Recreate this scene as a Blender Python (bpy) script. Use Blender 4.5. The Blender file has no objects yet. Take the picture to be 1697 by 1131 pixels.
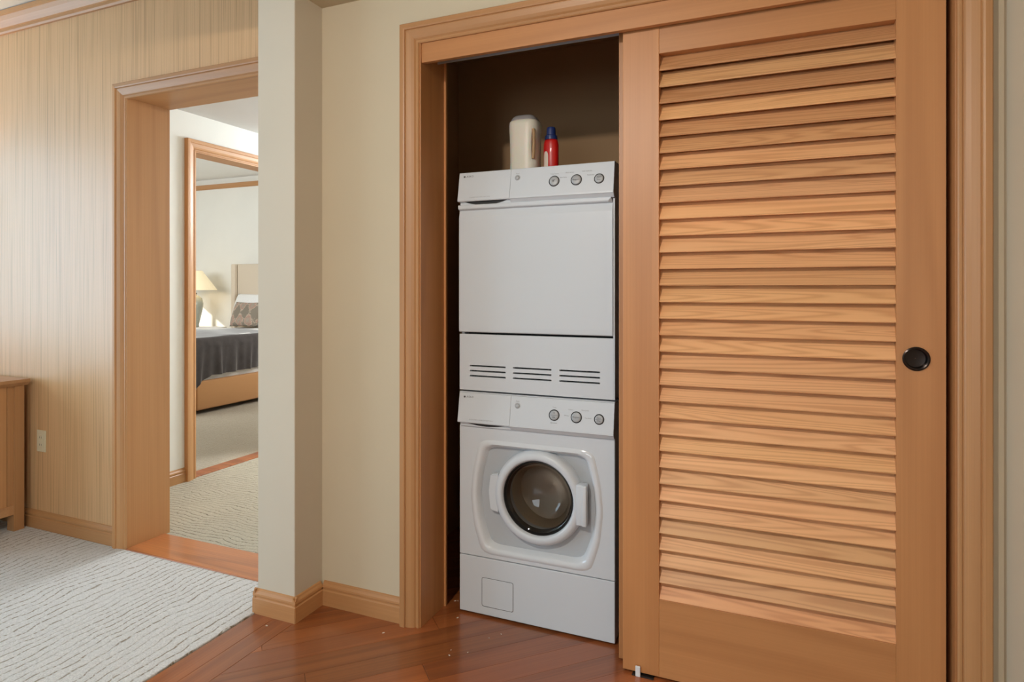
import bpy, bmesh, math, random
from mathutils import Vector, Matrix
random.seed(7)
C = bpy.context.scene.collection
SC = bpy.context.scene
PI = math.pi

# ------------------------------------------------------------------ camera
cam_d = bpy.data.cameras.new('camera')
cam = bpy.data.objects.new('camera', cam_d)
C.objects.link(cam)
cam.location = (0, 0, 1.26)
cam.rotation_euler = (PI / 2, 0, math.radians(23))
cam_d.sensor_width = 36
cam_d.lens = 1040 / 1697 * 36
cam_d.shift_y = -86.5 / 1697
cam_d.clip_start = 0.02
SC.camera = cam

# ------------------------------------------------------------------ world, lights, exposure
w = bpy.data.worlds.new('world')
SC.world = w
w.use_nodes = True
w.node_tree.nodes['Background'].inputs[0].default_value = (0.75, 0.87, 1.0, 1)
w.node_tree.nodes['Background'].inputs[1].default_value = 1.0
SC.view_settings.view_transform = 'Standard'
SC.view_settings.look = 'None'
SC.view_settings.gamma = 1
SC.view_settings.use_curve_mapping = False
SC.view_settings.exposure = 0.0


def area(name, loc, target, sx, sy, power, col):
    d = bpy.data.lights.new(name, 'AREA')
    d.shape = 'RECTANGLE'; d.size = sx; d.size_y = sy
    d.energy = power; d.color = col
    o = bpy.data.objects.new(name, d)
    C.objects.link(o)
    o.location = loc
    o.rotation_euler = (Vector(target) - Vector(loc)).to_track_quat('-Z', 'Y').to_euler()
    return o


area('living_window_light', (-6.15, -0.45, 1.35), (-3.0, -0.45, 1.35), 3.2, 2.4, 140, (0.56, 0.79, 1.0))
area('hall_fill_light', (-0.7, -3.8, 1.4), (-0.6, 2.0, 0.6), 1.6, 1.5, 40, (0.80, 0.91, 1.0))  # added fill from behind the camera; the rear wall has no window
area('hall_ceiling_light', (-0.95, -0.25, 2.35), (-0.4, 2.0, -0.2), 0.10, 0.10, 27, (1.0, 0.93, 0.83))
area('bedroom_fill_light', (-7.0, 2.45, 1.7), (-7.0, 6.5, 1.0), 2.2, 1.6, 105, (0.90, 0.96, 1.0))  # added fill that brightens the bedroom from its windowless near wall
area('bedroom_side_fill', (-3.78, 5.8, 1.5), (-6.0, 5.4, .7), 1.2, 1.6, 45, (0.93, 0.97, 1.0))  # added fill for the bed's near side, clear of any door
area('corridor_light', (-2.75, 4.9, 2.0), (-2.9, 3.0, 0.8), 0.8, 0.8, 85, (0.82, 0.91, 1.0))
sd = bpy.data.lights.new('sun', 'SUN'); sd.energy = 9; sd.angle = 0.01; sd.color = (1, .95, .86)
sun = bpy.data.objects.new('sun', sd); C.objects.link(sun)
sun.rotation_euler = Vector((2.0, 1.0, -1.24)).to_track_quat('-Z', 'Y').to_euler()


# ------------------------------------------------------------------ node helpers
def lin(r, g, b):
    f = lambda c: (c / 255 / 12.92) if c / 255 <= 0.04045 else ((c / 255 + 0.055) / 1.055) ** 2.4
    return (f(r), f(g), f(b), 1)


class NT:
    def __init__(s, name):
        s.m = bpy.data.materials.new(name)
        s.m.use_nodes = True
        s.t = s.m.node_tree
        s.b = s.t.nodes['Principled BSDF']

    def n(s, typ, **kw):
        o = s.t.nodes.new('ShaderNode' + typ)
        for k, v in kw.items():
            setattr(o, k, v)
        return o

    def link(s, a, b):
        s.t.links.new(a, b)

    def val(s, sock, v):
        if hasattr(v, 'is_output') or hasattr(v, 'links'):
            s.link(v, sock)
        else:
            sock.default_value = v

    def math(s, op, a, b=0.0, c=None):
        o = s.n('Math', operation=op)
        s.val(o.inputs[0], a); s.val(o.inputs[1], b)
        if c is not None:
            s.val(o.inputs[2], c)
        return o.outputs[0]

    def vmath(s, op, a, b):
        o = s.n('VectorMath', operation=op)
        s.val(o.inputs[0], a); s.val(o.inputs[1], b)
        return o.outputs[0]

    def mix(s, f, a, b, blend='MIX'):
        o = s.n('Mix', data_type='RGBA', blend_type=blend)
        s.val(o.inputs[0], f); s.val(o.inputs[6], a); s.val(o.inputs[7], b)
        return o.outputs[2]

    def noise(s, vec, scale, detail=2, rough=.5, dist=0.0):
        o = s.n('TexNoise')
        s.val(o.inputs['Vector'], vec)
        o.inputs['Scale'].default_value = scale
        o.inputs['Detail'].default_value = detail
        o.inputs['Roughness'].default_value = rough
        o.inputs['Distortion'].default_value = dist
        return o.outputs['Fac']

    def ramp(s, f, stops):
        o = s.n('ValToRGB')
        s.link(f, o.inputs[0])
        e = o.color_ramp.elements
        e[0].position, e[0].color = stops[0]
        e[1].position, e[1].color = stops[1]
        for p, c in stops[2:]:
            x = e.new(p); x.color = c
        return o.outputs[0]

    def obj(s):
        return s.n('TexCoord').outputs['Object']

    def bump(s, h, strength, dist=.002):
        o = s.n('Bump')
        o.inputs['Strength'].default_value = strength
        o.inputs['Distance'].default_value = dist
        s.link(h, o.inputs['Height'])
        s.link(o.outputs[0], s.b.inputs['Normal'])

    def set(s, **kw):
        for k, v in kw.items():
            s.val(s.b.inputs[k.replace('_', ' ')], v)
        return s


BW = lambda v: (v, v, v, 1)


def plain(name, col, rough=.5, metal=0.0, coat=0.0, spec=.5, noise=0.0):
    m = NT(name)
    c = lin(*col)
    if noise:
        f = m.noise(m.obj(), 6, 4)
        c = m.mix(f, tuple(x * (1 - noise) for x in c[:3]) + (1,), tuple(x * (1 + noise) for x in c[:3]) + (1,))
    m.set(Base_Color=c, Roughness=rough, Metallic=metal, Coat_Weight=coat)
    m.b.inputs['Specular IOR Level'].default_value = spec
    return m.m


def wood(name, light, dark, axis, cross=22, along=1.2, rings=9, contrast=.6, fiber=.25, rough=.42, var=.12, coat=0.0, bump=.12, spec=.55):
    m = NT(name)
    oi = m.n('ObjectInfo')
    r = m.math('MULTIPLY', oi.outputs['Random'], 61.0)
    cx = m.n('CombineXYZ')
    for i in range(3):
        m.link(r, cx.inputs[i])
    v = m.vmath('ADD', m.vmath('MULTIPLY', m.obj(), tuple(along if a == axis else cross for a in 'XYZ')), cx.outputs[0])
    base = m.noise(v, .28, 2, .45, .25)
    ring = m.math('SINE', m.math('MULTIPLY', base, rings * 6.28))
    ring = m.math('MULTIPLY_ADD', ring, .5, .5)
    ring = m.math('POWER', ring, 2.0)
    v2 = m.vmath('MULTIPLY', v, tuple(1.0 if a == axis else 9.0 for a in 'XYZ'))
    fib = m.noise(v2, 1.0, 4, .6)
    broad = m.noise(v, .12, 2)
    c = m.mix(m.math('MULTIPLY', ring, contrast), lin(*light), lin(*dark))
    c = m.mix(m.math('MULTIPLY', m.math('SUBTRACT', fib, .3), fiber * 1.6), c, lin(*dark))
    k = m.math('ADD', m.math('MULTIPLY_ADD', oi.outputs['Random'], var * 2, 1 - var), m.math('MULTIPLY_ADD', broad, .3, -.15))
    kc = m.n('CombineXYZ')
    for i in range(3):
        m.link(k, kc.inputs[i])
    c = m.mix(1.0, c, kc.outputs[0], 'MULTIPLY')
    c = m.mix(1.0, c, oi.outputs['Color'], 'MULTIPLY')
    m.set(Base_Color=c, Roughness=rough, Coat_Weight=coat)
    m.b.inputs['Specular IOR Level'].default_value = spec
    m.b.inputs['Coat Roughness'].default_value = .14
    m.b.inputs['Coat IOR'].default_value = 1.65
    m.bump(m.math('ADD', fib, m.math('MULTIPLY', ring, .4)), bump, .001)
    return m.m


def paint(name, col, rough=.75):
    m = NT(name)
    f = m.noise(m.obj(), 2.5, 3)
    c = lin(*col)
    m.set(Base_Color=m.mix(f, tuple(x * .96 for x in c[:3]) + (1,), tuple(min(1, x * 1.04) for x in c[:3]) + (1,)), Roughness=rough)
    m.b.inputs['Specular IOR Level'].default_value = .25
    m.bump(m.noise(m.obj(), 260, 2), .08, .001)
    return m.m


def wallpaper():
    m = NT('string wallpaper')
    o = m.obj()
    v = m.vmath('MULTIPLY', o, (1, 1, .006))
    a = m.noise(v, 290, 1, .4)
    b = m.noise(m.vmath('MULTIPLY', o, (1, 1, .02)), 30, 2)
    d = m.noise(m.vmath('MULTIPLY', o, (1, 1, .2)), 500, 2)
    f = m.math('ADD', m.math('MULTIPLY', a, .75), m.math('MULTIPLY', b, .25))
    c = m.ramp(f, [(.36, lin(190, 148, 104)), (.45, lin(217, 173, 126)), (.62, lin(224, 180, 132))])
    c = m.mix(m.math('MULTIPLY', d, .25), c, lin(164, 130, 94))
    m.set(Base_Color=c, Roughness=.36)
    m.b.inputs['Specular IOR Level'].default_value = .62
    m.bump(m.math('ADD', f, m.math('MULTIPLY', d, .3)), .25, .0012)
    return m.m


def carpet_mat(name, axis, light, dark, sc=1.0):
    m = NT(name)
    o = m.obj()
    sx = m.n('SeparateXYZ'); m.link(o, sx.inputs[0])
    t = sx.outputs[0] if axis == 'Y' else sx.outputs[1]
    v = m.vmath('MULTIPLY', o, (3.0 * sc, 2.6 * sc, 1) if axis == 'Y' else (2.6 * sc, 3.0 * sc, 1))
    warp = m.math('MULTIPLY', m.math('SUBTRACT', m.noise(v, 1.0, 3, .6), .5), 4.2)
    ph = m.math('ADD', m.math('MULTIPLY', t, 26.0 * sc), warp)
    saw = m.math('ABSOLUTE', m.math('SUBTRACT', m.math('FRACT', ph), .5))
    line = m.ramp(saw, [(.03, BW(1)), (.12, BW(0))])
    dash2 = m.noise(m.vmath('MULTIPLY', o, (.5, 1.0, 1) if axis == 'Y' else (1.0, .5, 1)), 85, 1)
    line2 = m.math('MULTIPLY', line, m.math('MULTIPLY', m.ramp(dash2, [(.38, BW(0.15)), (.52, BW(1))]), m.ramp(m.noise(v, 1.7, 1), [(.34, BW(0.35)), (.5, BW(1))])))
    pile = m.n('MapRange'); m.link(m.noise(o, 170, 3, .7), pile.inputs[0]); pile.inputs[1].default_value = .32; pile.inputs[2].default_value = .68; pile = pile.outputs[0]
    band = m.noise(v, .25, 1)
    c = m.mix(m.math('MULTIPLY', band, .5), lin(*light), lin(*[x * .9 for x in light]))
    c = m.mix(m.math('MULTIPLY', pile, .55), c, lin(*[x * .72 for x in light]))
    c = m.mix(m.math('MULTIPLY', line2, 1.0), c, lin(*dark))
    m.set(Base_Color=c, Roughness=.95, Sheen_Weight=.25)
    m.b.inputs['Specular IOR Level'].default_value = .1
    h = m.math('SUBTRACT', m.math('ADD', m.math('MULTIPLY', pile, .45), m.math('MULTIPLY', saw, .45)), m.math('MULTIPLY', line, .45))
    m.bump(h, .9, .006)
    return m.m


def glass_mat(name, tint=(1, 1, 1, 1), rough=.02):
    m = NT(name)
    m.set(Base_Color=tint, Roughness=rough, Transmission_Weight=1.0, IOR=1.45)
    return m.m


def pillow_pattern():
    m = NT('ikat cushion')
    o = m.obj()
    v = m.vmath('ADD', o, m.vmath('MULTIPLY', m.n('TexNoise').outputs['Color'], (.06, .06, .06)))
    sp = m.n('SeparateXYZ'); m.link(v, sp.inputs[0])
    u = m.math('MULTIPLY', sp.outputs[0], 21.0)
    z = m.math('MULTIPLY', sp.outputs[2], 15.0)
    f = m.math('MULTIPLY', m.math('SINE', m.math('ADD', u, z)), m.math('SINE', m.math('SUBTRACT', u, z)))
    f = m.math('MULTIPLY_ADD', f, .5, .5)
    f = m.math('ADD', f, m.math('MULTIPLY', m.noise(o, 60, 5, .75), 1.0))
    c = m.ramp(f, [(.3, lin(104, 96, 84)), (.55, lin(158, 148, 132)), (.78, lin(164, 124, 110)), (.95, lin(186, 170, 150)), (1.0, lin(128, 118, 104))])
    m.set(Base_Color=c, Roughness=.9)
    return m.m


def velvet():
    m = NT('grey velvet')
    f = m.noise(m.obj(), 14, 4, .6)
    m.set(Base_Color=m.mix(f, lin(46, 40, 38), lin(80, 72, 68)), Roughness=.85, Sheen_Weight=.6)
    m.b.inputs['Sheen Roughness'].default_value = .35
    m.bump(m.noise(m.obj(), 9, 3), .3, .01)
    return m.m


def fabric(name, col, rough=.9, s=300):
    m = NT(name)
    c = lin(*col)
    f = m.noise(m.obj(), s, 2)
    m.set(Base_Color=m.mix(f, tuple(x * .88 for x in c[:3]) + (1,), tuple(min(1, x * 1.08) for x in c[:3]) + (1,)), Roughness=rough, Sheen_Weight=.15)
    m.bump(f, .25, .001)
    return m.m


FIR_Z = wood('fir upright', (192, 133, 82), (156, 99, 54), 'Z', cross=20, rings=5, contrast=.3, fiber=.35)
FIR_X = wood('fir rail', (192, 133, 82), (156, 99, 54), 'X', cross=20, rings=5, contrast=.3, fiber=.35)
FIR_SLAT = wood('fir slat', (236, 180, 128), (184, 122, 76), 'X', cross=52, along=1.7, rings=20, contrast=.42, fiber=.2, var=.10, rough=.45, spec=.4)
OAK_Z = wood('casing upright', (196, 145, 95), (162, 109, 64), 'Z', cross=24, rings=4, contrast=.3, fiber=.4)
OAK_X = wood('casing head', (196, 145, 95), (162, 109, 64), 'X', cross=24, rings=4, contrast=.3, fiber=.4)
OAK_Y = wood('casing head deep', (196, 145, 95), (162, 109, 64), 'Y', cross=24, rings=4, contrast=.3, fiber=.4)
CHERRY = wood('cherry plank', (176, 102, 54), (104, 52, 26), 'X', cross=14, along=1.2, rings=6, contrast=.4, fiber=.6, rough=.36, var=.22, coat=.5, bump=.04)
DRESSER_Z = wood('dresser upright', (196, 146, 98), (160, 108, 64), 'Z', cross=24, rings=4, contrast=.3, fiber=.4)
DRESSER_X = wood('dresser top', (206, 158, 112), (170, 118, 72), 'X', cross=24, rings=4, contrast=.3, fiber=.4)
WPAPER = wallpaper()
KHAKI = paint('khaki wall paint', (202, 188, 162))
CREAM = paint('cream wall paint', (208, 198, 180))
BEDWALL = paint('bedroom wall paint', (230, 227, 218))
WHITE_C = paint('ceiling paint', (232, 230, 224))
CLOSET = paint('brown closet paint', (174, 140, 104))
CARPET_L = carpet_mat('living carpet', 'Y', (238, 234, 228), (146, 130, 106))
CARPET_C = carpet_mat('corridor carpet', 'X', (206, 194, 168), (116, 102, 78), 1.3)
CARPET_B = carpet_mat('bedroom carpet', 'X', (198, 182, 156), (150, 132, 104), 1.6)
ENAMEL = plain('white enamel', (206, 211, 216), .32, spec=.5)
ENAMEL2 = plain('white plastic', (205, 210, 215), .38)
GLOSS = plain('glossy white rim', (212, 216, 220), .14, coat=.4)
GREYPL = plain('grey plastic recess', (176, 180, 184), .5)
SILVER = plain('silver plastic', (168, 170, 172), .42, metal=.1)
BLACK = plain('black plastic', (18, 17, 16), .5)
DARKGAP = plain('dark interior', (26, 24, 22), .8)
PRINT = plain('grey print', (70, 70, 72), .6)
PRINTL = plain('pale print', (140, 140, 142), .6)
BRONZE = plain('dark bronze', (52, 45, 42), .25, metal=.85)
STEEL = plain('drum steel', (214, 200, 182), .42, metal=.9)
RUBBER = plain('rubber', (40, 40, 40), .7)
GLASS = glass_mat('porthole glass', (.88, .85, .80, 1), .03)
IVORY = plain('ivory plastic', (218, 204, 172), .4)
RED = plain('red plastic', (198, 22, 18), .35, coat=.2)
BLUE = plain('blue plastic', (30, 48, 104), .4)
JUGM = NT('jug plastic').set(Base_Color=lin(226, 220, 206), Roughness=.4, Subsurface_Weight=.3).m
JUGT = plain('tan jug plastic', (176, 142, 104), .5)
LIDG = plain('grey lid plastic', (150, 146, 146), .45)
LABEL = plain('label paper', (224, 210, 196), .6)
NYLON = plain('white nylon', (228, 230, 232), .4)
LINT = plain('lint', (220, 210, 196), .9)
TANFAB = fabric('camel upholstery', (190, 138, 88))
BEIGEFAB = fabric('beige headboard', (214, 198, 176))
LINEN = fabric('white linen', (232, 230, 226), s=120)
VELVET = velvet()
IKAT = pillow_pattern()
CERAMIC = plain('celadon ceramic', (168, 172, 160), .25, coat=.5, noise=.35)
SHADE = NT('lamp shade').set(Base_Color=lin(238, 222, 186), Roughness=.8, Emission_Color=(1.0, .84, .55, 1), Emission_Strength=.35).m
CHAIRFAB = fabric('armchair fabric', (150, 132, 108))


# ------------------------------------------------------------------ object helpers
def link(o, parent=None):
    C.objects.link(o)
    if parent:
        o.parent = parent
    return o


def obj(name, bm, mat, parent=None, loc=(0, 0, 0), rot=(0, 0, 0), smooth=None):
    me = bpy.data.meshes.new(name)
    bmesh.ops.recalc_face_normals(bm, faces=bm.faces)
    bm.to_mesh(me); bm.free()
    if mat:
        me.materials.append(mat)
    o = bpy.data.objects.new(name, me)
    o.location = loc; o.rotation_euler = rot
    if smooth is not None:
        for p in me.polygons:
            p.use_smooth = True
        me.set_sharp_from_angle(angle=math.radians(smooth))
    return link(o, parent)


def tag(o, label, cat, group=None, kind=None):
    o['label'] = label; o['category'] = cat
    if group: o['group'] = group
    if kind: o['kind'] = kind
    return o


def thing(name, label, cat, loc=(0, 0, 0), rz=0, group=None):
    o = bpy.data.objects.new(name, None)
    C.objects.link(o)
    o.empty_display_size = .05
    o.location = loc; o.rotation_euler = (0, 0, rz)
    return tag(o, label, cat, group)


def setting(name, bm=None, mat=None, loc=(0, 0, 0)):
    if bm is None:
        o = bpy.data.objects.new(name, None); C.objects.link(o); o.location = loc
    else:
        o = obj(name, bm, mat, None, loc)
    o['kind'] = 'structure'
    return o


def bx(bm, x0, x1, y0, y1, z0, z1, bev=0.0, seg=2):
    vs = [bm.verts.new((x, y, z)) for x in (x0, x1) for y in (y0, y1) for z in (z0, z1)]
    F = [(0, 1, 3, 2), (4, 6, 7, 5), (0, 4, 5, 1), (2, 3, 7, 6), (0, 2, 6, 4), (1, 5, 7, 3)]
    fs = [bm.faces.new([vs[i] for i in f]) for f in F]
    if bev:
        es = list({e for f in fs for e in f.edges})
        bmesh.ops.bevel(bm, geom=es, offset=bev, segments=seg, affect='EDGES', profile=.5)
    return bm


def box(*a, **k):
    return bx(bmesh.new(), *a, **k)


def boxes(*lst):
    bm = bmesh.new()
    for a in lst:
        bx(bm, *a)
    return bm


def loft(bm, rings, close=True, cap0=True, cap1=True):
    R = [[bm.verts.new(p) for p in r] for r in rings]
    n = len(R[0])
    for a, b in zip(R, R[1:]):
        for i in range(n if close else n - 1):
            j = (i + 1) % n
            bm.faces.new((a[i], a[j], b[j], b[i]))
    if cap0: bm.faces.new(R[0])
    if cap1: bm.faces.new(list(reversed(R[-1])))
    return bm


def extrude(poly, axis, a, b):
    """poly in the two other axes (cyclic order), swept along axis from a to b"""
    def pt(p, t):
        return {'X': (t, p[0], p[1]), 'Y': (p[0], t, p[1]), 'Z': (p[0], p[1], t)}[axis]
    return loft(bmesh.new(), [[pt(p, a) for p in poly], [pt(p, b) for p in poly]])


def lathe(prof, axis='Z', n=32, center=(0, 0, 0), cap=True, bm=None):
    """prof: list of (r, h) along the axis"""
    bm = bm or bmesh.new()
    rings = []
    for r, h in prof:
        ring = []
        for i in range(n):
            t = 2 * PI * i / n
            a, b = r * math.cos(t), r * math.sin(t)
            p = {'Z': (a, b, h), 'Y': (a, h, b), 'X': (h, a, b)}[axis]
            ring.append(tuple(p[k] + center[k] for k in range(3)))
        rings.append(ring)
    return loft(bm, rings, True, cap, cap)


def rrect(w, h, r, n=5, cx=0, cy=0):
    pts = []
    for sx, sy, a0 in ((1, 1, 0), (-1, 1, 90), (-1, -1, 180), (1, -1, 270)):
        for i in range(n + 1):
            a = math.radians(a0 + 90 * i / n)
            pts.append((cx + sx * (w / 2 - r) + r * math.cos(a), cy + sy * (h / 2 - r) + r * math.sin(a)))
    return pts


def chaikin(p, it=3):
    for _ in range(it):
        q = []
        for a, b in zip(p, p[1:] + p[:1]):
            q += [(a[0] * .75 + b[0] * .25, a[1] * .75 + b[1] * .25), (a[0] * .25 + b[0] * .75, a[1] * .25 + b[1] * .75)]
        p = q
    return p


def ray_poly(c, ang, poly):
    dx, dy = math.cos(ang), math.sin(ang)
    best = None
    for a, b in zip(poly, poly[1:] + poly[:1]):
        ex, ey = b[0] - a[0], b[1] - a[1]
        den = dx * ey - dy * ex
        if abs(den) < 1e-12: continue
        t = ((a[0] - c[0]) * ey - (a[1] - c[1]) * ex) / den
        u = ((a[0] - c[0]) * dy - (a[1] - c[1]) * dx) / den
        if t > 0 and -1e-6 <= u <= 1 + 1e-6 and (best is None or t > best):
            best = t
    return (c[0] + dx * best, c[1] + dy * best)


def text(name, body, size, parent, loc, rx=PI / 2, mat=None, align='CENTER', spacing=1.0):
    cu = bpy.data.curves.new(name, 'FONT')
    cu.body = body; cu.size = size; cu.align_x = align; cu.align_y = 'CENTER'
    cu.space_character = spacing
    cu.resolution_u = 2
    t = bpy.data.objects.new(name + '_curve', cu)
    me = bpy.data.meshes.new_from_object(t)
    bpy.data.objects.remove(t)
    me.materials.clear()
    me.materials.append(mat or PRINT)
    o = bpy.data.objects.new(name, me)
    o.location = loc; o.rotation_euler = (rx, 0, 0)
    return link(o, parent)


# ================================================================== SETTING
# ---- walls
WZ = 2.75
def wall(name, mat, *bs):
    return setting(name, boxes(*bs), mat)

# wallpapered wall with the doorway
wall('wall_left', WPAPER, (-6.2, -2.905, 2.07, 2.28, 0, WZ), (-2.905, -1.93, 2.07, 2.28, 2.195, WZ), (-1.93, -1.70, 2.07, 2.28, 0, WZ))
# wall round the laundry closet
wall('wall_back', KHAKI, (-1.70, -1.24, 2.02, 2.15, 0, 2.386), (-1.24, .45, 2.02, 2.15, 2.215, 2.386), (.45, .56, 2.02, 2.15, 0, 2.386))
pl = setting('pillar', box(-1.868, -1.685, 1.865, 2.30, 0, WZ, bev=.003), CREAM)
wall('wall_right', KHAKI, (.545, .66, -4.0, 2.02, 0, 2.386))
wall('wall_rear', CREAM, (-6.3, .66, -4.1, -4.0, 0, WZ + .1))
wall('wall_living', CREAM, (-6.3, -6.2, -4.0, 2.28, 0, WZ + .1))
wall('wall_soffit', CREAM, (-1.87, -1.80, -4.0, 1.865, 2.386, WZ))
setting('ceiling', boxes((-6.2, -1.80, -4.0, 2.28, WZ, WZ + .05)), WHITE_C)
setting('ceiling.001', boxes((-1.80, .66, -4.0, 2.15, 2.386, 2.45)), KHAKI)
# closet shell
wall('wall_closet', CLOSET, (-1.66, -1.56, 2.15, 3.05, 0, 2.5), (-1.66, .62, 2.95, 3.05, 0, 2.5), (.56, .66, 2.15, 3.05, 0, 2.5))
setting('ceiling.002', boxes((-1.66, .66, 2.15, 3.05, 2.45, 2.52)), CLOSET)
# corridor
wall('wall_corridor', BEDWALL, (-3.69, -3.57, 2.28, 3.00, 0, 2.42), (-3.69, -3.57, 3.00, 3.86, 2.18, 2.42), (-3.69, -3.57, 3.86, 5.05, 0, 2.42),
     (-1.93, -1.70, 2.30, 5.05, 0, 2.42), (-3.57, -1.93, 5.0, 5.1, 0, 2.42))
setting('ceiling.003', boxes((-3.69, -1.70, 2.28, 5.1, 2.42, 2.5)), paint('corridor ceiling paint', (204, 202, 198)))
# bedroom
wall('wall_bedroom_far', BEDWALL, (-9.6, -2.0, 6.7, 6.8, 0, 3.0))
wall('wall_bedroom_near', BEDWALL, (-9.6, -3.69, 2.29, 2.40, 0, 3.0))
wall('wall_bedroom_upper', BEDWALL, (-3.69, -3.60, 2.29, 6.8, 2.42, 3.0))
wall('wall_bedroom_end', BEDWALL, (-3.69, -3.57, 5.05, 6.8, 0, 2.42))
wb = wall('wall_bedroom_window', BEDWALL, (-9.6, -9.5, 2.3, 4.8, 0, 3.0), (-9.6, -9.5, 6.05, 6.8, 0, 3.0), (-9.6, -9.5, 4.8, 6.05, 2.12, 3.0), (-9.6, -9.5, 4.8, 6.05, 0, .45))
wn = setting('window_1', box(-9.57, -9.54, 4.8, 6.05, .45, .49), CREAM)
for y in (4.8, 5.1, 5.4, 5.68, 5.86, 6.01):
    obj('muntin', box(-9.57, -9.54, y, y + .03, .49, 2.12), CREAM, wn)
setting('ceiling.004', boxes((-9.6, -3.6, 2.29, 6.8, 2.85, 3.0)), WHITE_C)


# ---- casings: a moulded profile swept round an opening with mitred corners
def casing_leg(P, x, z0, zt, side, wallp, plane, sgn=-1):
    """upright; P = [(w, t)] w outward from the opening edge x, t proud of the wall"""
    def pt(w_, t_, z):
        xx = x + side * w_
        return (xx, wallp + sgn * t_, z) if plane == 'Y' else (wallp + sgn * t_, xx, z)
    return loft(bmesh.new(), [[pt(w_, t_, z0) for w_, t_ in P], [pt(w_, t_, zt + w_) for w_, t_ in P]])


def casing_head(P, xa, xb, zt, wallp, plane, sgn=-1):
    def pt(w_, t_, x):
        return (x, wallp + sgn * t_, zt + w_) if plane == 'Y' else (wallp + sgn * t_, x, zt + w_)
    return loft(bmesh.new(), [[pt(w_, t_, xa - w_) for w_, t_ in P], [pt(w_, t_, xb + w_) for w_, t_ in P]])


PROF = [(0, 0), (0, .011), (.003, .014), (.009, .014), (.011, .011), (.013, .011), (.018, .016), (.028, .021), (.040, .024), (.047, .0255),
        (.049, .0245), (.0505, .0245), (.052, .029), (.057, .031), (.071, .031), (.074, .028), (.074, 0)]

t1 = setting('trim_1')                       # laundry opening
obj('side_casing', casing_leg(PROF, -1.228, 0, 2.172, -1, 2.02, 'Y'), OAK_Z, t1)
obj('side_casing', casing_leg(PROF, .441, 0, 2.172, 1, 2.02, 'Y'), OAK_Z, t1)
obj('head_casing', casing_head(PROF, -1.228, .441, 2.172, 2.02, 'Y'), OAK_X, t1)
obj('jamb', box(-1.240, -1.222, 2.012, 2.188, 0, 2.20, bev=.001), FIR_Z, t1)
obj('jamb_stop', box(-1.244, -1.214, 2.188, 2.198, 0, 2.20), FIR_Z, t1)
obj('jamb', box(.436, .452, 2.012, 2.188, 0, 2.20, bev=.001), FIR_Z, t1)
obj('head_jamb', box(-1.222, .436, 2.012, 2.188, 2.185, 2.205), FIR_X, t1)
obj('fascia', box(-1.222, .436, 2.016, 2.036, 2.101, 2.185, bev=.0015), FIR_X, t1)
obj('track', boxes((-1.222, .436, 2.040, 2.044, 2.135, 2.185), (-1.222, .436, 2.086, 2.09, 2.135, 2.185), (-1.222, .436, 2.136, 2.14, 2.135, 2.185)), GREYPL, t1)

t2 = setting('trim_2')                       # doorway in the wallpapered wall
obj('side_casing', casing_leg(PROF, -2.897, 0, 2.178, -1, 2.07, 'Y'), OAK_Z, t2)
obj('side_casing', casing_leg(PROF, -1.95, 0, 2.178, 1, 2.07, 'Y'), OAK_Z, t2)
obj('head_casing', casing_head(PROF, -2.897, -1.95, 2.178, 2.07, 'Y'), OAK_X, t2)
obj('jamb', box(-2.91, -2.892, 2.06, 2.292, 0, 2.20, bev=.001), OAK_Z, t2)
obj('jamb', box(-1.955, -1.935, 2.06, 2.292, 0, 2.20, bev=.001), OAK_Z, t2)
obj('head_jamb', box(-2.892, -1.955, 2.06, 2.292, 2.183, 2.20, bev=.001), OAK_X, t2)
obj('threshold', box(-2.892, -1.955, 2.050, 2.262, -.012, .010, bev=.006, seg=3), CHERRY, t2).color = (1.1, 1.2, 1.15, 1)

t3 = setting('trim_3')                       # bedroom door frame
obj('side_casing', casing_leg(PROF, 3.010, 0, 2.172, -1, -3.57, 'X', 1), OAK_Z, t3)
obj('side_casing', casing_leg(PROF, 3.85, 0, 2.172, 1, -3.57, 'X', 1), OAK_Z, t3)
obj('head_casing', casing_head(PROF, 3.010, 3.85, 2.172, -3.57, 'X', 1), OAK_Y, t3)
obj('jamb', box(-3.70, -3.56, 3.000, 3.016, 0, 2.19), OAK_Z, t3)
obj('jamb', box(-3.70, -3.56, 3.845, 3.86, 0, 2.19), OAK_Z, t3)
obj('head_jamb', box(-3.70, -3.56, 3.016, 3.845, 2.166, 2.185), OAK_Y, t3)
obj('threshold', box(-3.685, -3.575, 3.016, 3.845, -.012, .008, bev=.004), CHERRY, t3)

# ---- crown rails
CROWN = [(0, 0), (0, .012), (.010, .016), (.022, .016), (.026, .022), (.055, .040), (.075, .048), (.079, .054), (.100, .056), (.100, 0)]
setting('trim_4', extrude([(2.07 - t, 2.645 + h) for h, t in CROWN], 'X', -6.2, -1.87), OAK_X)
setting('trim_5', extrude([(6.7 - t, 2.705 + h * .6) for h, t in CROWN], 'X', -9.5, -3.69), OAK_X)

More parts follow.
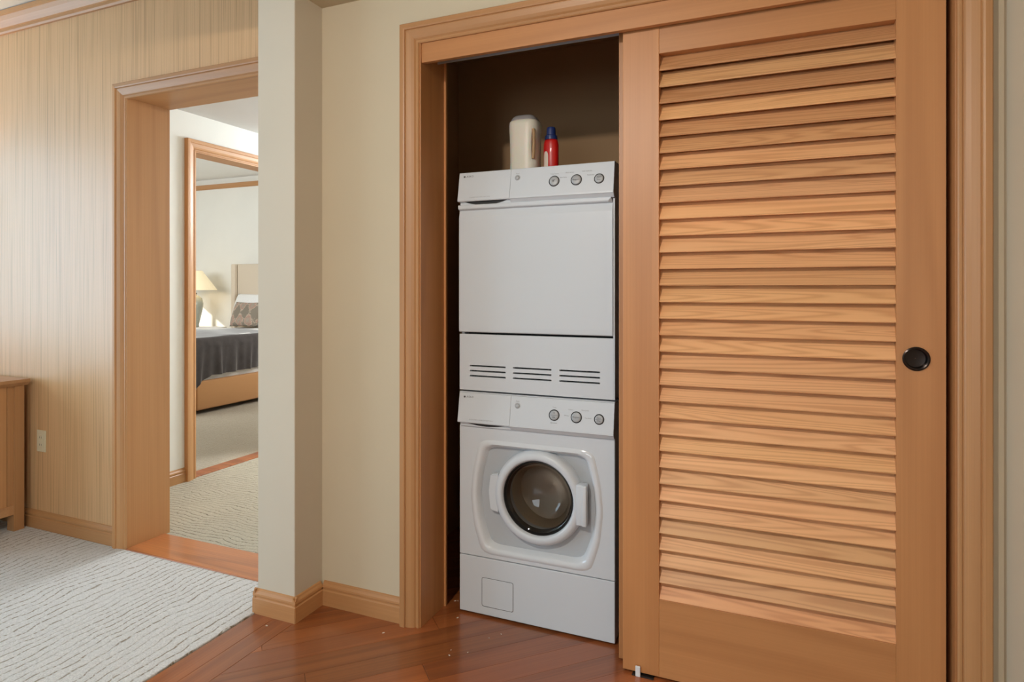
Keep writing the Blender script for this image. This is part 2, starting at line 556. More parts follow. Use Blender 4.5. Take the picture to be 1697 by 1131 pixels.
# ---- baseboards
BASE = [(0, 0), (.015, 0), (.015, .058), (.011, .062), (.011, .068), (.014, .071), (.013, .078), (.007, .086), (.005, .092), (0, .094)]
def base_x(name, yw, xa, xb, mat=OAK_X, sgn=-1):
    return setting(name, extrude([(yw + sgn * a, b) for a, b in BASE], 'X', xa, xb), mat)
def base_y(name, xw, ya, yb, sgn=1):
    return setting(name, extrude([(xw + sgn * a, b) for a, b in BASE], 'Y', ya, yb), OAK_Y)
base_x('baseboard_left', 2.07, -6.2, -2.971)
base_x('baseboard_back', 2.02, -1.672, -1.302)
base_y('baseboard_pillar', -1.685, 1.852, 2.008)
base_x('baseboard_pillar_front', 1.865, -1.881, -1.672)
base_y('baseboard_pillar_side', -1.868, 1.852, 2.06, -1)
base_y('baseboard_corridor', -3.57, 2.28, 2.936)
base_y('baseboard_right', .545, -3.9, 2.004, -1)

# ---- floor: slab, diagonal planks, border planks
fl = setting('floor', boxes((-1.87, .66, -4.0, 3.05, -.05, -.0125)), CHERRY)


def clip(poly, x0, x1, y0, y1):
    for ax, v, s in ((0, x0, 1), (0, x1, -1), (1, y0, 1), (1, y1, -1)):
        out = []
        for a, b in zip(poly, poly[1:] + poly[:1]):
            da, db = s * (a[ax] - v), s * (b[ax] - v)
            if da >= 0: out.append(a)
            if (da >= 0) != (db >= 0):
                t = da / (da - db)
                out.append((a[0] + (b[0] - a[0]) * t, a[1] + (b[1] - a[1]) * t))
        poly = out
        if len(poly) < 3: return []
    return poly


Q = math.sqrt(.5)
def plank(poly, tone):
    """poly in world XY, already clipped; local X runs along the board"""
    cxm = sum(p[0] for p in poly) / len(poly); cym = sum(p[1] for p in poly) / len(poly)
    L = [((p[0] - cxm) * Q + (p[1] - cym) * Q, -(p[0] - cxm) * Q + (p[1] - cym) * Q) for p in poly]
    bm = bmesh.new()
    top = [(x * (1 - .0005), y * (1 - .0005), -.0008) for x, y in L]
    sc = []
    for x, y in L:
        d = math.hypot(x, y) or 1
        sc.append((x - x / d * .0012, y - y / d * .0012, 0))
    loft(bm, [[(x, y, -.012) for x, y in L], top, sc])
    o = obj('plank', bm, CHERRY, fl, (cxm, cym, 0), (0, 0, PI / 4))
    o.color = (tone, tone * random.uniform(.95, 1.0), tone * random.uniform(.9, 1.0), 1)


pitch = .095
known = {1: [.14], 2: [.51], 0: [1.25], 3: [1.62, .2], 4: [.35, 1.9], -1: [.62]}
tones = {0: .92, 1: .80, 2: 1.02, 3: 1.08, 4: .74, -1: .84}
for k in range(-12, 17):
    c0 = -2.255 + (k) * pitch
    c1 = c0 + pitch
    js = sorted(known.get(k, [random.uniform(-1.2, -.6) + 1.0 * i + random.uniform(-.15, .15) for i in range(4)]))
    js = [-3.0] + js + [js[-1] + 1.0, 5.0]
    for a, b in zip(js, js[1:]):
        g = .0004
        poly = [(Q * (s + c), Q * (s - c)) for s, c in ((a + g, c0 + g), (b - g, c0 + g), (b - g, c1 - g), (a + g, c1 - g))]
        poly = clip(poly, -1.6795, .545, .55, 2.95)
        if poly:
            plank(poly, tones.get(k, random.uniform(.78, 1.1)) * random.uniform(.96, 1.04))
for i, (xa, xb) in enumerate(((-1.868, -1.7745), (-1.7735, -1.6805))):
    for ya, yb in ((-.4, 1.1 - .5 * i), (1.1 - .5 * i, 2.06)):
        o = obj('plank', box(-(yb - ya) / 2 + .0004, (yb - ya) / 2 - .0004, -(xb - xa) / 2, (xb - xa) / 2, -.012, 0, bev=.0008), CHERRY, fl, ((xa + xb) / 2, (ya + yb) / 2, 0), (0, 0, PI / 2))
        o.color = (1.15, 1.12, 1.08, 1)

# ---- carpets
def carpet(label, mat, x0, x1, y0, y1, z=.004, strip=0):
    o = obj('carpet', box(x0, x1, y0, y1, -.03, z, bev=.004), mat)
    return tag(o, label, 'carpet')
carpet('cream ribbed carpet ending at the diagonal wood floor beside the pillar', CARPET_L, -6.2, -1.872, -4.0, 2.055)
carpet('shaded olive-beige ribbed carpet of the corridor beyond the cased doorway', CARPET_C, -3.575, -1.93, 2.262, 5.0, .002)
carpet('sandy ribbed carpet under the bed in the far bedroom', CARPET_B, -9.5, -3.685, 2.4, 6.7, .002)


# ================================================================== SLIDING LOUVRED DOORS
NS = 33
def louvre_door(name, label, x, y, width, stile, z0, z1, lz0, lz1, shared=None):
    d = setting(name, None, None, (x, y, z0))
    tag(d, label, 'door')
    T = .040
    H = z1 - z0
    b0, b1 = lz0 - z0, lz1 - z0
    obj('stile', box(0, stile, 0, T, 0, H, bev=.0015), FIR_Z, d).color = (1.0, 1.0, 1.0, 1)
    if shared is None:                      # hollow for the finger pull
        cu_, cv_ = .825, 1.057
        R_ = [(width - stile, 0), (width, 0), (width, H), (width - stile, H)]
        A_ = sorted([2 * PI * i / 48 for i in range(48)] + [math.atan2(b - cv_, a - cu_) % (2 * PI) for a, b in R_])
        rg = lambda y: [(p[0], y, p[1]) for p in (ray_poly((cu_, cv_), a, R_) for a in A_)]
        cg = lambda y, r: [(cu_ + r * math.cos(a), y, cv_ + r * math.sin(a)) for a in A_]
        obj('stile', loft(bmesh.new(), [rg(T), rg(0), cg(0, .031), cg(.014, .031)]), FIR_Z, d).color = (.96, .98, 1.0, 1)
    else:
        obj('stile', box(width - stile, width, 0, T, 0, H, bev=.0015), FIR_Z, d)
    obj('top_rail', box(stile, width - stile, .0004, T, b1, H, bev=.001), FIR_X, d)
    obj('bottom_rail', box(stile, width - stile, .0004, T, 0, b0, bev=.001), FIR_X, d).color = (1.1, 1.12, 1.14, 1)  # tint lightens the rail to make up for weak light down here
    p = (b1 - b0) / NS
    if shared is None:
        # slat cross-section: lower edge proud, upper edge tucked behind the next slat
        import mathutils
        A = Vector((.001, 0)); B = Vector((.037, p * 1.05))
        u = (B - A).normalized(); n = Vector((-u.y, u.x))
        if n.x > 0: n = -n
        th = .0062
        r = .0022
        poly = [A + u * r, A - n * 0 + u * .0006 - n * r, A - n * (th - r) + u * .0006, A - n * th + u * r, B - n * th, B]
        poly = [(q.x, q.y) for q in poly]
        bm = extrude(poly, 'X', 0, width - 2 * stile)
        me = bpy.data.meshes.new('slat')
        bmesh.ops.recalc_face_normals(bm, faces=bm.faces)
        bm.to_mesh(me); bm.free()
        me.materials.append(FIR_SLAT)
        shared = me
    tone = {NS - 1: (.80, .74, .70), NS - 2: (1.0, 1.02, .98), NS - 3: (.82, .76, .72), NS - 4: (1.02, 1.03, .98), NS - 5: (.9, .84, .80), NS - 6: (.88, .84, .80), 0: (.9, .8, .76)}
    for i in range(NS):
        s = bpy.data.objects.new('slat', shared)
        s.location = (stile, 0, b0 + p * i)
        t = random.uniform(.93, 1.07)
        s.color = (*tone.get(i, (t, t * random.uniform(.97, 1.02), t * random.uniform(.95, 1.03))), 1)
        link(s, d)
    return d, shared


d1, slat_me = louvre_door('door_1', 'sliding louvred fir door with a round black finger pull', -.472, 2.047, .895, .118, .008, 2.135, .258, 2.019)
pull = obj('finger_pull', lathe([(.0335, .001), (.0335, -.003), (.030, -.0045), (.0265, -.003), (.0255, .004), (.024, .011), (.010, .0125), (.0005, .0125)], 'Y', 48, cap=False), BRONZE, d1, (.825, 0, 1.057), smooth=40)
d2, _ = louvre_door('door_2', 'second louvred door parked behind the one with the finger pull', -.497, 2.096, .93, .118, .010, 2.135, .258, 2.019, slat_me)
for o in list(d2.children):
    if o.name.startswith('slat'):
        o.scale = ((.93 - .236) / (.895 - .236), 1, 1)

g = thing('floor_guide', 'small white nylon guide on the floor under the louvred door', 'door guide', (-.42, 2.043, 0))
obj('guide_fin', box(-.008, .008, -.010, -.004, 0, .034, bev=.002), NYLON, g)
obj('guide_base', box(-.02, .05, -.008, .03, 0, .004, bev=.001), BLACK, g)


# ================================================================== WASHER AND DRYER
W = .615
CONS = [(.02, .858), (.0, .858), (-.003, .8565), (-.022, .752), (-.0225, .746), (-.019, .7435), (-.008, .7305), (.02, .7305)]


def console_y(z):          # front face of the console at height z (washer frame)
    return -.003 - (.8565 - z) / (.8565 - .752) * .019


CR = math.atan2(.8565 - .752, .019)


def dial(name, par, u, z, r, cap_mat=SILVER, split=False, dz=0.0):
    y = console_y(z)
    n = Vector((0, -math.sin(CR), math.cos(CR)))
    k = obj(name, lathe([(r, .002), (r, -.0008), (r - .0006, -.0014), (r - .0026, -.0014), (r - .0032, -.0005), (.0004, -.0005)], 'Y', 40, cap=False), BLACK if r > .013 else GREYPL, par, (u, y, z + dz), (CR - PI / 2, 0, 0), smooth=40)
    cp = obj('button_cap', lathe([(r - .0034, .001), (r - .0034, -.0022), (r - .0042, -.003), (r * .5, -.0040), (.0004, -.0042)], 'Y', 40, cap=False), cap_mat, k, smooth=50)
    if split:
        obj('button_seam', box(-r + .005, r - .005, -.0043, -.003, -.0004, .0004), PRINT, k)
    return k


def console(par, dz, dryer):
    dr = [(a, b + dz) for a, b in CONS]
    # dispenser drawer front / control panel
    pd = [(.02, .858), (0, .858), (-.003, .8565), (-.0225, .748), (-.0205, .7445), (.02, .7445)]
    drawer = obj('drawer_front', extrude([(a, b + dz) for a, b in pd], 'X', .002, .2195), ENAMEL2, par)
    obj('control_panel', extrude(dr, 'X', .2205, W), ENAMEL2, par)
    obj('console_sill', box(.008, .2205, -.0085, .02, .7305 + dz, .7445 + dz), ENAMEL2, par)
    # crescent grip under the drawer
    dep = .016 if dryer else .011
    up = [(.028 + .178 * i / 20, .7448) for i in range(21)]
    lo = [(.028 + .178 * i / 20, .7448 - dep * math.sin(PI * i / 20) ** .8 - .0002) for i in range(20, -1, -1)]
    obj('grip_recess', extrude([(a, b + dz) for a, b in up + lo], 'Y', -.0095, -.002), BLACK, drawer)
    ty = lambda z: console_y(z) - .0006
    def tx(s, u, z, size, mat=PRINTL, sp=1.0, align='CENTER'):
        text('lettering', s, size, par, (u, ty(z), z + dz), CR, mat, align, sp)
    tx('ASKO', .0335, .842, .0105, PRINT, 1.15, 'LEFT')
    obj('emblem', box(.0215, .0285, ty(.8415) - .0002, ty(.8415) + .001, .8385 + dz, .8450 + dz), PRINT, par)
    tx('SCANDINAVIAN DESIGN' if dryer else 'QUATTRO CONSTRUCTION', .052, .7585, .0056, PRINTL, 1.5, 'LEFT')
    dial('power_button', par, .248, .823, .0112, SILVER, False, dz)
    a = dial('temperature_button', par, .394, .800, .0205, SILVER, not dryer, dz)
    b = dial('program_button', par, .478, .799, .0208, SILVER, False, dz)
    c = dial('start_button', par, .562, .798, .0186, SILVER, not dryer, dz)
    def on(s, k, z, size):
        text('lettering', s, size, k, (0, -.0047, z), PI / 2, PRINT)
    on('Program', b, 0, .0078)
    on('Start', c, .005, .0075); on('Stop', c, -.005, .0075)
    tx('Power', .248, .8395, .0056)
    if dryer:
        tx('Temperature', .394, .8275, .006)
        on('8\u00b0', a, 0, .013)
        for s, u, z in (('Auto normal', .452, .8285), ('Auto extra dry', .517, .8295), ('Auto damp', .428, .812), ('Timed dry', .530, .814)):
            tx(s, u, z, .006)
    else:
        tx('Temp', .394, .8275, .006); tx('Spin speed', .394, .773, .006)
        on('10', a, .008, .0075); on('900', a, -.008, .0075)
        for s, u, z in (('Colors', .456, .824), ('Perm press', .510, .825), ('Whites', .441, .802), ('Handwash', .522, .799)):
            tx(s, u, z, .006)


wm = thing('washing_machine', 'white front-loading washing machine with a round glass porthole, standing under the dryer', 'washing machine', (-1.145, 2.175, 0))
obj('cabinet', boxes((0, .012, .018, .60, .012, .855), (W - .012, W, .018, .60, .012, .855), (.012, W - .012, .59, .60, .012, .855), (0.0, W, .0, .60, .8585, .8615), (0, W, .018, .60, .012, .02)), ENAMEL, wm)
for x in (.05, W - .05):
    for y in (.06, .54):
        obj('foot', lathe([(.022, 0), (.022, .008), (.014, .009), (.014, .013)], 'Z', 16, (x, y, 0)), RUBBER, wm)
obj('kick_panel', box(0, W, 0, .02, .009, .2265, bev=.002), ENAMEL, wm)
fr = bmesh.new()
loft(fr, [[(x, -.0006, z) for x, z in rrect(.131, .111, .007, 4, .1615, .0965)], [(x, .002, z) for x, z in rrect(.131, .111, .007, 4, .1615, .0965)]])
fg = obj('flap_gap', fr, PRINT, wm)
fr = bmesh.new()
loft(fr, [[(x, .002, z) for x, z in rrect(.128, .108, .0065, 4, .1615, .0965)], [(x, -.0006, z) for x, z in rrect(.128, .108, .0065, 4, .1615, .0965)], [(x, -.0016, z) for x, z in rrect(.126, .106, .006, 4, .1615, .0965)]])
obj('filter_flap', fr, ENAMEL, wm)
# front panel: flat sheet, glossy barrel-shaped rim, recessed dish, round hole
cc = (.311, .478)
rect = [(0, .2295), (W, .2295), (W, .7295), (0, .7295)]
def barrel(dw, top, bot):
    h = [( .225 - dw, top), (.253 - dw, (top * .72 + bot * .28)), (.262 - dw, (top * .5 + bot * .5)), (.250 - dw, (top * .25 + bot * .75)), (.215 - dw, bot)]
    p = [(cc[0] + a, b) for a, b in h] + [(cc[0], bot)] + [(cc[0] - a, b) for a, b in reversed(h)] + [(cc[0], top)]
    # sharpen the corners by doubling points near them
    q = []
    for i, a in enumerate(p):
        b = p[(i + 1) % len(p)]
        q += [a, ((a[0] + b[0]) / 2, (a[1] + b[1]) / 2)]
    return chaikin(q, 3)
outl = [barrel(0, .682, .244), barrel(.006, .677, .250), barrel(.018, .667, .262), barrel(.026, .660, .270), barrel(.034, .652, .279)]
ys = [0, -.0045, -.0045, .004, .026]
angs = sorted([2 * PI * i / 112 for i in range(112)] + [math.atan2(z - cc[1], x - cc[0]) % (2 * PI) for x, z in rect])
DC = (.325, .484)
def ring(poly, y):
    return [(p[0], y, p[1]) for p in (ray_poly(cc, a, poly) for a in angs)]
circ = lambda r: [(DC[0] + r * math.cos(2 * PI * i / 90), DC[1] + r * math.sin(2 * PI * i / 90)) for i in range(90)]
bm = bmesh.new()
loft(bm, [ring(rect, .018), ring(rect, .0015), ring([(.0015, .231), (W - .0015, .231), (W - .0015, .728), (.0015, .728)], 0), ring(outl[0], 0)], True, False, False)
fp = obj('front_panel', bm, ENAMEL, wm, smooth=30)
bm = bmesh.new()
loft(bm, [ring(outl[0], .0), ring(outl[1], -.004), ring(outl[2], -.005), ring(outl[3], .003), ring(outl[4], .024)], True, False, False)
obj('recess_rim', bm, GLOSS, wm, smooth=50)
bm = bmesh.new()
loft(bm, [ring(outl[4], .024), ring(outl[4], .0242), ring(circ(.158), .027), ring(circ(.148), .03), ring(circ(.146), .07)], True, False, False)
obj('recess_dish', bm, GREYPL, wm, smooth=40)
# porthole door
dk = bpy.data.objects.new('porthole_door', None); link(dk, wm); dk.location = (DC[0], 0, DC[1])
obj('door_ring', lathe([(.137, .03), (.1375, .0), (.141, -.010), (.148, -.014), (.160, -.0125), (.169, -.007), (.174, .002), (.176, .012), (.176, .026)], 'Y', 72, cap=False), ENAMEL2, dk, smooth=50)
obj('door_seal', lathe([(.1375, .0), (.134, -.002), (.131, .004), (.127, .012), (.127, .03)], 'Y', 72, cap=False), BLACK, dk, smooth=50)
obj('glass', lathe([(.1315, .012), (.128, .006), (.118, .012), (.110, .03), (.096, .055), (.064, .075), (.0005, .080)], 'Y', 64, cap=False), GLASS, dk, smooth=60)
obj('drum', lathe([(.145, .055), (.19, .07), (.215, .10), (.215, .28), (.10, .31), (.0005, .30)], 'Y', 64, cap=False), STEEL, dk, smooth=50)
bm = bmesh.new()
bx(bm, .152, .188, -.016, .022, -.074, .074, bev=.006, seg=3)
bx(bm, .174, .192, -.021, .0, -.073, .073, bev=.004, seg=3)
obj('handle', bm, ENAMEL2, dk, smooth=40)
bm = bmesh.new()
loft(bm, [[(-.156, y, -.074), (-.192, y, -.068), (-.200, y, 0), (-.192, y, .068), (-.156, y, .074)] for y in (.024, -.004)])
bmesh.ops.bevel(bm, geom=list(bm.edges), offset=.004, segments=2, affect='EDGES')
obj('hinge_cover', bm, ENAMEL2, dk, smooth=40)
console(wm, 0, False)

# ---- dryer
DZ = .868
dr = thing('clothes_dryer', 'white clothes dryer with plain door and vent slots, stacked on the washing machine', 'dryer', (-1.145, 2.175, DZ))
obj('cabinet', boxes((0.0, .012, .02, .60, .0, .838), (W - .0055, W, .0, .60, .0, .712), (W - .012, W, .02, .60, .712, .838), (.012, W - .0055, .59, .60, .0, .838), (0.0, W, .0, .60, .839, .8425), (0, W, .02, .60, 0, .006)), ENAMEL, dr)
obj('interior', box(.014, W - .014, .05, .58, .01, .83), DARKGAP, dr)
for x in (.05, W - .05):
    for y in (.06, .54):
        obj('foot', box(x - .02, x + .02, y - .02, y + .02, -.0065, .0005), RUBBER, dr)
# vent panel with nine real slots
us = [0, .0445, .1955, .2265, .3785, .4095, .5615, W - .006]
zs = [0, .0525, .0585, .0720, .0780, .0915, .0975, .2165]
bm = bmesh.new()
G = [[bm.verts.new((u, 0, z)) for z in zs] for u in us]
for i in range(len(us) - 1):
    for j in range(len(zs) - 1):
        if i % 2 == 1 and j % 2 == 1: continue
        bm.faces.new((G[i][j], G[i + 1][j], G[i + 1][j + 1], G[i][j + 1]))
bmesh.ops.recalc_face_normals(bm, faces=bm.faces)
ext = bmesh.ops.extrude_face_region(bm, geom=list(bm.faces))
for v in ext['geom']:
    if isinstance(v, bmesh.types.BMVert): v.co.y += .018
obj('vent_panel', bm, ENAMEL, dr)
for i in range(1, 6, 2):
    for k in range(4):
        ua = us[i] + (us[i + 1] - us[i]) * (k + .5) / 4
        obj('vent_bar', box(ua - .002, ua + .002, .022, .03, zs[1] - .004, zs[6] + .004), RUBBER, dr)
# door with finger lip
z0, zt = .2245, .716
prof = [(.018, z0), (0, z0), (-.004, z0 + .003), (-.005, z0 + .02), (-.005, zt - .048), (-.001, zt - .032), (.002, zt - .020), (-.011, zt - .016), (-.013, zt - .012), (-.013, zt - .003), (-.011, zt), (.018, zt)]
bm = extrude(prof, 'X', 0.0, W - .007)
for v in bm.verts:                       # lip ends chamfered
    if v.co.y < -.008 and v.co.x > .3: v.co.x -= .014 if v.co.z < zt - .008 else .004
obj('door_panel', bm, ENAMEL, dr)
obj('console_gap', box(.004, W - .004, -.004, .02, zt, zt + .0035), BLACK, dr)
console(dr, -.0135 - .002 + .0, True) if False else console(dr, -.016, True)

# ================================================================== DETERGENT
jug = thing('detergent_jug', 'translucent off-white detergent jug with a grey lid standing on the dryer', 'jug', (-.938, 2.35, 1.7105))
def jug_ring(z, wx, wy, indent=0, n=48, e=3.2):
    r = []
    for i in range(n):
        t = 2 * PI * i / n
        c_, s_ = math.cos(t), math.sin(t)
        rad = (abs(c_) ** e + abs(s_) ** e) ** (-1 / e)
        d = math.degrees(t)
        k = 1 - indent * math.exp(-((d - 322) / 6.5) ** 2)
        r.append((wx * rad * c_ * k, wy * rad * s_ * k, z))
    return r
bm = bmesh.new()
R = [(0, .054, .050, 0), (.004, .059, .055, 0), (.03, .0585, .054, 0), (.06, .0578, .054, .0), (.072, .0578, .054, .14), (.09, .058, .054, .26), (.13, .0585, .055, .28), (.16, .0595, .055, .22), (.172, .060, .056, .1), (.185, .061, .056, 0), (.205, .061, .056, 0), (.216, .0595, .055, 0), (.221, .055, .051, 0)]
loft(bm, [jug_ring(*a) for a in R])
obj('body', bm, JUGM, jug, smooth=50)
bm = bmesh.new()
loft(bm, [jug_ring(.2205, .053, .049), jug_ring(.226, .053, .049), jug_ring(.236, .046, .043), jug_ring(.241, .040, .038), jug_ring(.242, .034, .032)])
obj('lid', bm, LIDG, jug, smooth=50)
bm = bmesh.new()
pts = [(.050, -.046, .062), (.0535, -.049, .085), (.055, -.050, .12), (.0545, -.0495, .155), (.052, -.046, .18)]
loft(bm, [[(x + .006 * math.cos(2 * PI * i / 10), y + .006 * math.sin(2 * PI * i / 10), z) for i in range(10)] for x, y, z in pts])
obj('handle', bm, JUGT, jug, smooth=60)

bot = thing('detergent_bottle', 'small red detergent bottle with a blue cap standing beside the jug', 'bottle', (-.829, 2.35, 1.7105))
def ell(z, a, b, n=40):
    return [(a * math.cos(2 * PI * i / n), b * math.sin(2 * PI * i / n), z) for i in range(n)]
bm = bmesh.new()
loft(bm, [ell(*r) for r in [(0, .027, .020), (.003, .030, .023), (.06, .0305, .023), (.085, .0305, .023), (.10, .031, .0235), (.118, .0305, .023), (.130, .0285, .022), (.1385, .0255, .0205), (.141, .022, .019)]])
obj('body', bm, RED, bot, smooth=60)
cap = obj('cap', lathe([(.0245, .139), (.0250, .144), (.0240, .154), (.0205, .157), (.0185, .158), (.0175, .182), (.0165, .187), (.0145, .189), (.0005, .189)], 'Z', 32, cap=False), BLUE, bot, smooth=40)
bm = bmesh.new()
rows = []
N = 10
for j in range(13):
    z = .012 + .080 * j / 12
    half = 1.0 if j < 10 else math.sqrt(max(0, 1 - ((j - 9) / 3.3) ** 2))
    row = []
    for i in range(N):
        t = math.radians(240) + math.radians(22) * half * (2 * i / (N - 1) - 1)
        row.append(bm.verts.new((.0312 * math.cos(t), .0239 * math.sin(t), z)))
    rows.append(row)
for a, b in zip(rows, rows[1:]):
    for i in range(N - 1):
        bm.faces.new((a[i], a[i + 1], b[i + 1], b[i]))
lab = obj('label_patch', bm, LABEL, bot, smooth=60)

# ================================================================== LIVING-ROOM SIDE
ds = thing('dresser', 'light wooden dresser against the wallpapered wall beside the outlet', 'dresser', (-4.45, 1.78, .004))
X1 = .81; Y1 = .25
obj('top', extrude([(-.84, .754), (-.82, .766), (-.84, .770), (-.84, .786), (.84, .786), (.84, .770), (.818, .752), (-.82, .752)], 'Y', -.29, .262), DRESSER_X, ds)
for sx in (-1, 1):
    for sy in (-1, 1):
        bm = bmesh.new()
        a, b = (.055, .05)
        x0 = sx * X1; y0 = sy * Y1
        loft(bm, [[(x0 - sx * p * k, y0 - sy * q * k, z) for p, q in ((0, 0), (a, 0), (a, b), (0, b))] for z, k in ((0, 1.0), (.30, .92), (.752, .9))])
        obj('leg', bm, DRESSER_Z, ds)
for sx in (-1, 1):
    for k in range(12):
        y = -.205 + k * .0345
        obj('side_board', box(min(sx * (X1 - .02), sx * (X1 - .008)), max(sx * (X1 - .02), sx * (X1 - .008)), y + .0008, y + .0337, .12, .752, bev=.0015), DRESSER_Z, ds)
    obj('side_rail', box(min(sx * (X1 - .03), sx * (X1 - .003)), max(sx * (X1 - .03), sx * (X1 - .003)), -.20, .205, .085, .135, bev=.002), DRESSER_X, ds)
obj('front_panel', box(-.76, .76, -.24, -.22, .10, .752), DRESSER_X, ds)
for r in range(3):
    for c_ in range(2):
        f = obj('drawer', box(-.74 + c_ * .75, -.01 + c_ * .75, -.258, -.24, .12 + r * .208, .318 + r * .208, bev=.003), DRESSER_X, ds)
        obj('knob', lathe([(.008, 0), (.008, -.012), (.016, -.018), (.014, -.026), (.0005, -.028)], 'Y', 16, (-.375 + c_ * .75, -.258, .22 + r * .208), False), BRONZE, f)
obj('back_panel', box(-.76, .76, .225, .24, .10, .752), DRESSER_X, ds)

ou = thing('wall_outlet', 'ivory electrical outlet plate low on the wallpapered wall', 'outlet', (-3.560, 2.07, .461))
obj('plate', box(-.036, .036, -.006, .0, -.057, .057, bev=.003), IVORY, ou)
obj('receptacle', box(-.017, .017, -.0085, -.005, -.034, .034, bev=.002), IVORY, ou)
for z in (-.019, .019):
    obj('slot', boxes((-.008, -.006, -.0088, -.008, z - .004, z + .006), (.006, .008, -.0088, -.008, z - .004, z + .006)), BLACK, ou)
obj('test_button', box(-.007, .007, -.0095, -.008, -.005, .005, bev=.0008), IVORY, ou)

# wall lamp just past the frame edge: its glow reaches the wallpaper
sc_ = thing('wall_sconce', 'small warm wall lamp on the wallpaper above the dresser', 'wall lamp', (-4.24, 2.07, 1.72))
obj('backplate', box(-.05, .05, -.015, 0, -.09, .09, bev=.004), BRONZE, sc_)
obj('shade', lathe([(.035, -.08), (.05, .08)], 'Z', 28, (0, -.10, 0), False), SHADE, sc_, smooth=60)
obj('arm', box(-.008, .008, -.10, -.01, -.008, .008), BRONZE, sc_)
pd_ = bpy.data.lights.new('sconce_bulb', 'POINT'); pd_.energy = 16; pd_.color = (1.0, .68, .36); pd_.shadow_soft_size = .03
po = bpy.data.objects.new('sconce_bulb', pd_); C.objects.link(po); po.parent = sc_; po.location = (0, -.10, .02)

ac = thing('armchair', 'low tan upholstered lounge chair on the cream carpet in front of the dresser', 'armchair', (-5.2, .85, .004))
obj('seat', box(-.65, .72, -.36, .36, .12, .40, bev=.05, seg=3), CHAIRFAB, ac, smooth=50)
obj('backrest', box(-.85, -.30, -.36, .36, .12, .80, bev=.08, seg=3), CHAIRFAB, ac, smooth=50)
for sx in (-1, 1):
    for sy in (-1, 1):
        obj('leg', lathe([(.018, 0), (.025, .13)], 'Z', 12, (sx * .6, sy * .3, 0)), DRESSER_Z, ac)

# ================================================================== BEDROOM
bed = thing('bed', 'camel upholstered bed frame with a tall beige headboard in the far bedroom', 'bed', (-6.13, 5.5, .002))
obj('side_rail', box(.74, .83, -1.0, 1.0, .045, .335, bev=.02, seg=3), TANFAB, bed, smooth=50)
obj('side_rail', box(-.75, -.66, -1.0, 1.0, .045, .335, bev=.02, seg=3), TANFAB, bed, smooth=50)
obj('footboard', box(-.755, .835, -1.10, -1.0, .0, .335, bev=.025, seg=3), TANFAB, bed, smooth=50)
obj('headboard', box(-.76, .87, 1.0, 1.09, .0, 1.60, bev=.02, seg=3), BEIGEFAB, bed, smooth=50)
obj('headboard_side', box(-.83, -.762, .96, 1.12, .0, 1.60, bev=.012), BEIGEFAB, bed)
obj('headboard_side', box(.872, .94, .96, 1.12, .0, 1.60, bev=.012), BEIGEFAB, bed)
obj('slat_base', box(-.66, .74, -1.0, 1.0, .24, .30), TANFAB, bed)
for sx in (-.85, 1):
    obj('leg', box(sx * .7 - .03, sx * .7 + .03, .85, .91, 0, .05), BLACK, bed)

mt = obj('mattress', box(-6.13 - .70, -6.13 + .795, 4.51, 6.48, .303, .735, bev=.06, seg=4), LINEN, smooth=60)
tag(mt, 'thick white-sheeted mattress lying on the camel bed frame', 'mattress')


def drape(name, x0, x1, edge, y0, y1, ztop, hem, mat, wav, ny=60, lift=None, r=.05):
    bm = bmesh.new()
    rows = []
    for j in range(ny + 1):
        y = y0 + (y1 - y0) * j / ny
        prof = []
        for i in range(9):
            x = x0 + (edge - r - x0) * i / 8
            z = ztop + (lift(x, y) if lift else 0)
            prof.append((x, y, z))
        for i in range(1, 6):
            a = PI / 2 * (1 - i / 5)
            prof.append((edge - r + r * math.cos(a), y, ztop - r + r * math.sin(a)))
        h = hem(y)
        for i in range(1, 15):
            t = i / 14
            z = (ztop - r) + (h - (ztop - r)) * t
            prof.append((edge + .006 + wav * t ** .7 * (1 + math.sin(y * 27 + 1.3 * math.sin(y * 9)) * .8 + .5 * math.sin(y * 61 + 2 * t)), y + .02 * t * math.sin(y * 19), z))
        rows.append([bm.verts.new(p) for p in prof])
    for a, b in zip(rows, rows[1:]):
        for i in range(len(a) - 1):
            bm.faces.new((a[i], a[i + 1], b[i + 1], b[i]))
    bmesh.ops.recalc_face_normals(bm, faces=bm.faces)
    ext = bmesh.ops.solidify(bm, geom=list(bm.faces), thickness=.008)
    return obj(name, bm, mat, smooth=70)


du = drape('bed_cover', -6.84, -5.3, -5.325, 4.50, 6.15, .752, lambda y: .60, LINEN, .003, lift=lambda x, y: .012 * math.sin(x * 5 + y * 3))
tag(du, 'smooth white bed cover spread over the mattress', 'bed cover')
th = drape('throw_blanket', -6.86, -5.3, -5.30, 4.42, 5.62, .775,
           lambda y: .20 + .185 * min(1, max(0, (y - 4.42) / .24)) ** .6 + .03 * max(0, y - 4.7), VELVET, .02, ny=90,
           lift=lambda x, y: .008 * math.sin(y * 11 + x * 4) + .010 * math.sin(x * 6))
tag(th, 'dark grey velvet throw draped over the bed edge', 'blanket')


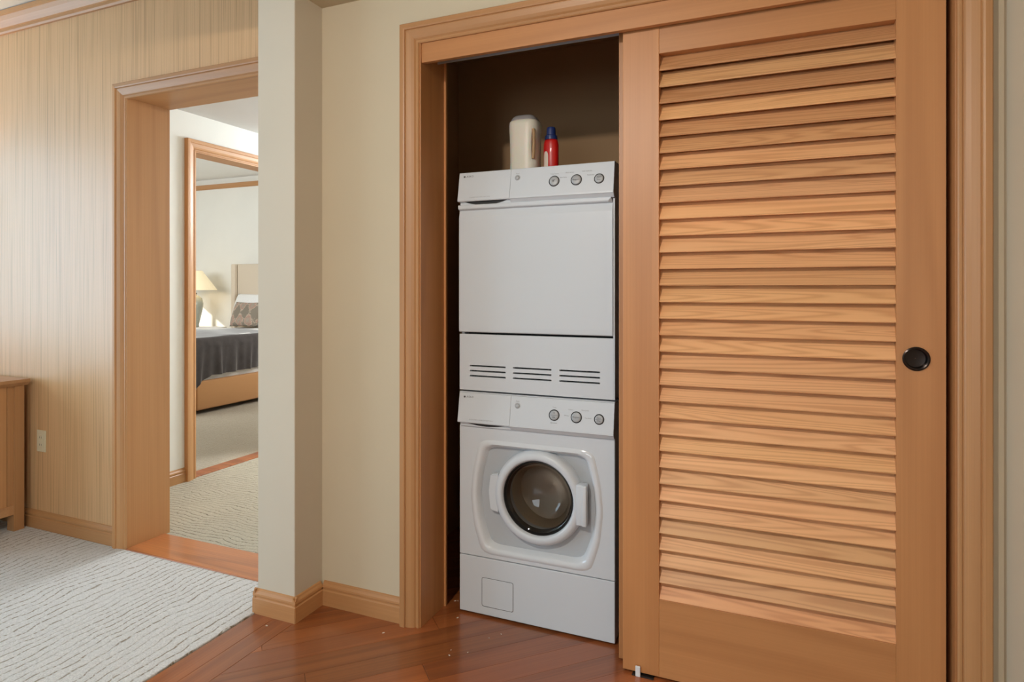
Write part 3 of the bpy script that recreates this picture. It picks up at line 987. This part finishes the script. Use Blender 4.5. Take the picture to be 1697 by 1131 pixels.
def cushion(name, w_, h_, t_, mat, loc, tilt, rz, label, cat):
    bm = bmesh.new()
    n = 14
    grid = {}
    for s in (1, -1):
        for i in range(n + 1):
            for j in range(n + 1):
                u, v = 2 * i / n - 1, 2 * j / n - 1
                if s == -1 and (abs(u) == 1 or abs(v) == 1):
                    grid[s, i, j] = grid[1, i, j]; continue
                k = ((1 - u ** 4) * (1 - v ** 4)) ** .5
                pin = 1 - .06 * (1 - abs(u * v))
                grid[s, i, j] = bm.verts.new((u * w_ / 2 * (pin if abs(u) == 1 else 1), s * -t_ / 2 * k, v * h_ / 2 * (pin if abs(v) == 1 else 1) + h_ / 2))
        for i in range(n):
            for j in range(n):
                q = [grid[s, i, j], grid[s, i + 1, j], grid[s, i + 1, j + 1], grid[s, i, j + 1]]
                try: bm.faces.new(q)
                except ValueError: pass
    o = obj(name, bm, mat, None, loc, (tilt, 0, rz), smooth=80)
    return tag(o, label, cat)


cushion('pillow', .66, .46, .16, LINEN, (-6.50, 6.31, .762), math.radians(-20), 0, 'plump white pillow leaning on the beige headboard', 'pillow')
cushion('cushion', .46, .34, .13, IKAT, (-6.42, 6.15, .765), math.radians(-20), 0, 'grey and rose patterned cushion propped against the white pillow', 'cushion')

ns = thing('nightstand', 'white bedside table beyond the bed holding the lamp', 'nightstand', (-7.55, 6.30, .002))
obj('top', box(-.30, .42, -.25, .25, .69, .725, bev=.004), LINEN, ns)
obj('body', box(-.28, .40, -.23, .23, .10, .69), CREAM, ns)
obj('drawer', box(-.27, .39, -.24, -.23, .40, .67, bev=.003), CREAM, ns)
obj('base', box(-.26, .38, -.21, .21, 0, .10), CREAM, ns)

lp = thing('table_lamp', 'table lamp with a celadon jar base and wide cream shade on the nightstand', 'lamp', (-7.50, 6.30, .727))
obj('base', lathe([(.075, 0), (.085, .01), (.08, .03), (.10, .12), (.128, .26), (.135, .33), (.12, .40), (.07, .44), (.05, .45), (.05, .465)], 'Z', 40, cap=True), CERAMIC, lp, smooth=60)
obj('neck', lathe([(.055, .465), (.055, .475), (.02, .48), (.012, .54)], 'Z', 24), BRONZE, lp)
obj('lamp_shade', lathe([(.308, .515), (.310, .52), (.125, .78), (.122, .785)], 'Z', 48, cap=False), SHADE, lp, smooth=60)
pb = bpy.data.lights.new('table_lamp_bulb', 'POINT'); pb.energy = 1.2; pb.color = (1.0, .80, .5); pb.shadow_soft_size = .04
pbo = bpy.data.objects.new('table_lamp_bulb', pb); C.objects.link(pbo); pbo.parent = lp; pbo.location = (0, 0, .62)

# ================================================================== lint on the floor
bm = bmesh.new()
for x, y in ((-1.20, 2.24), (-1.19, 2.245), (-1.13, 2.13), (-1.05, 1.93), (-1.04, 1.90), (-.99, 1.94), (-1.76, 1.80), (-.93, 2.09), (-1.31, 1.58), (-.96, 2.05), (-1.33, 1.93), (-.62, 1.80)):
    s = random.uniform(.0015, .0035)
    a = random.uniform(0, PI)
    m4 = Matrix.Translation((x, y, .0008)) @ Matrix.Rotation(a, 4, 'Z') @ Matrix.Diagonal((s * 1.8, s, .0012, 1))
    bmesh.ops.create_icosphere(bm, subdivisions=1, radius=1, matrix=m4)
lt = obj('lint_crumbs', bm, LINT)
tag(lt, 'pale lint crumbs scattered on the wood floor before the closet', 'lint', None, 'stuff')
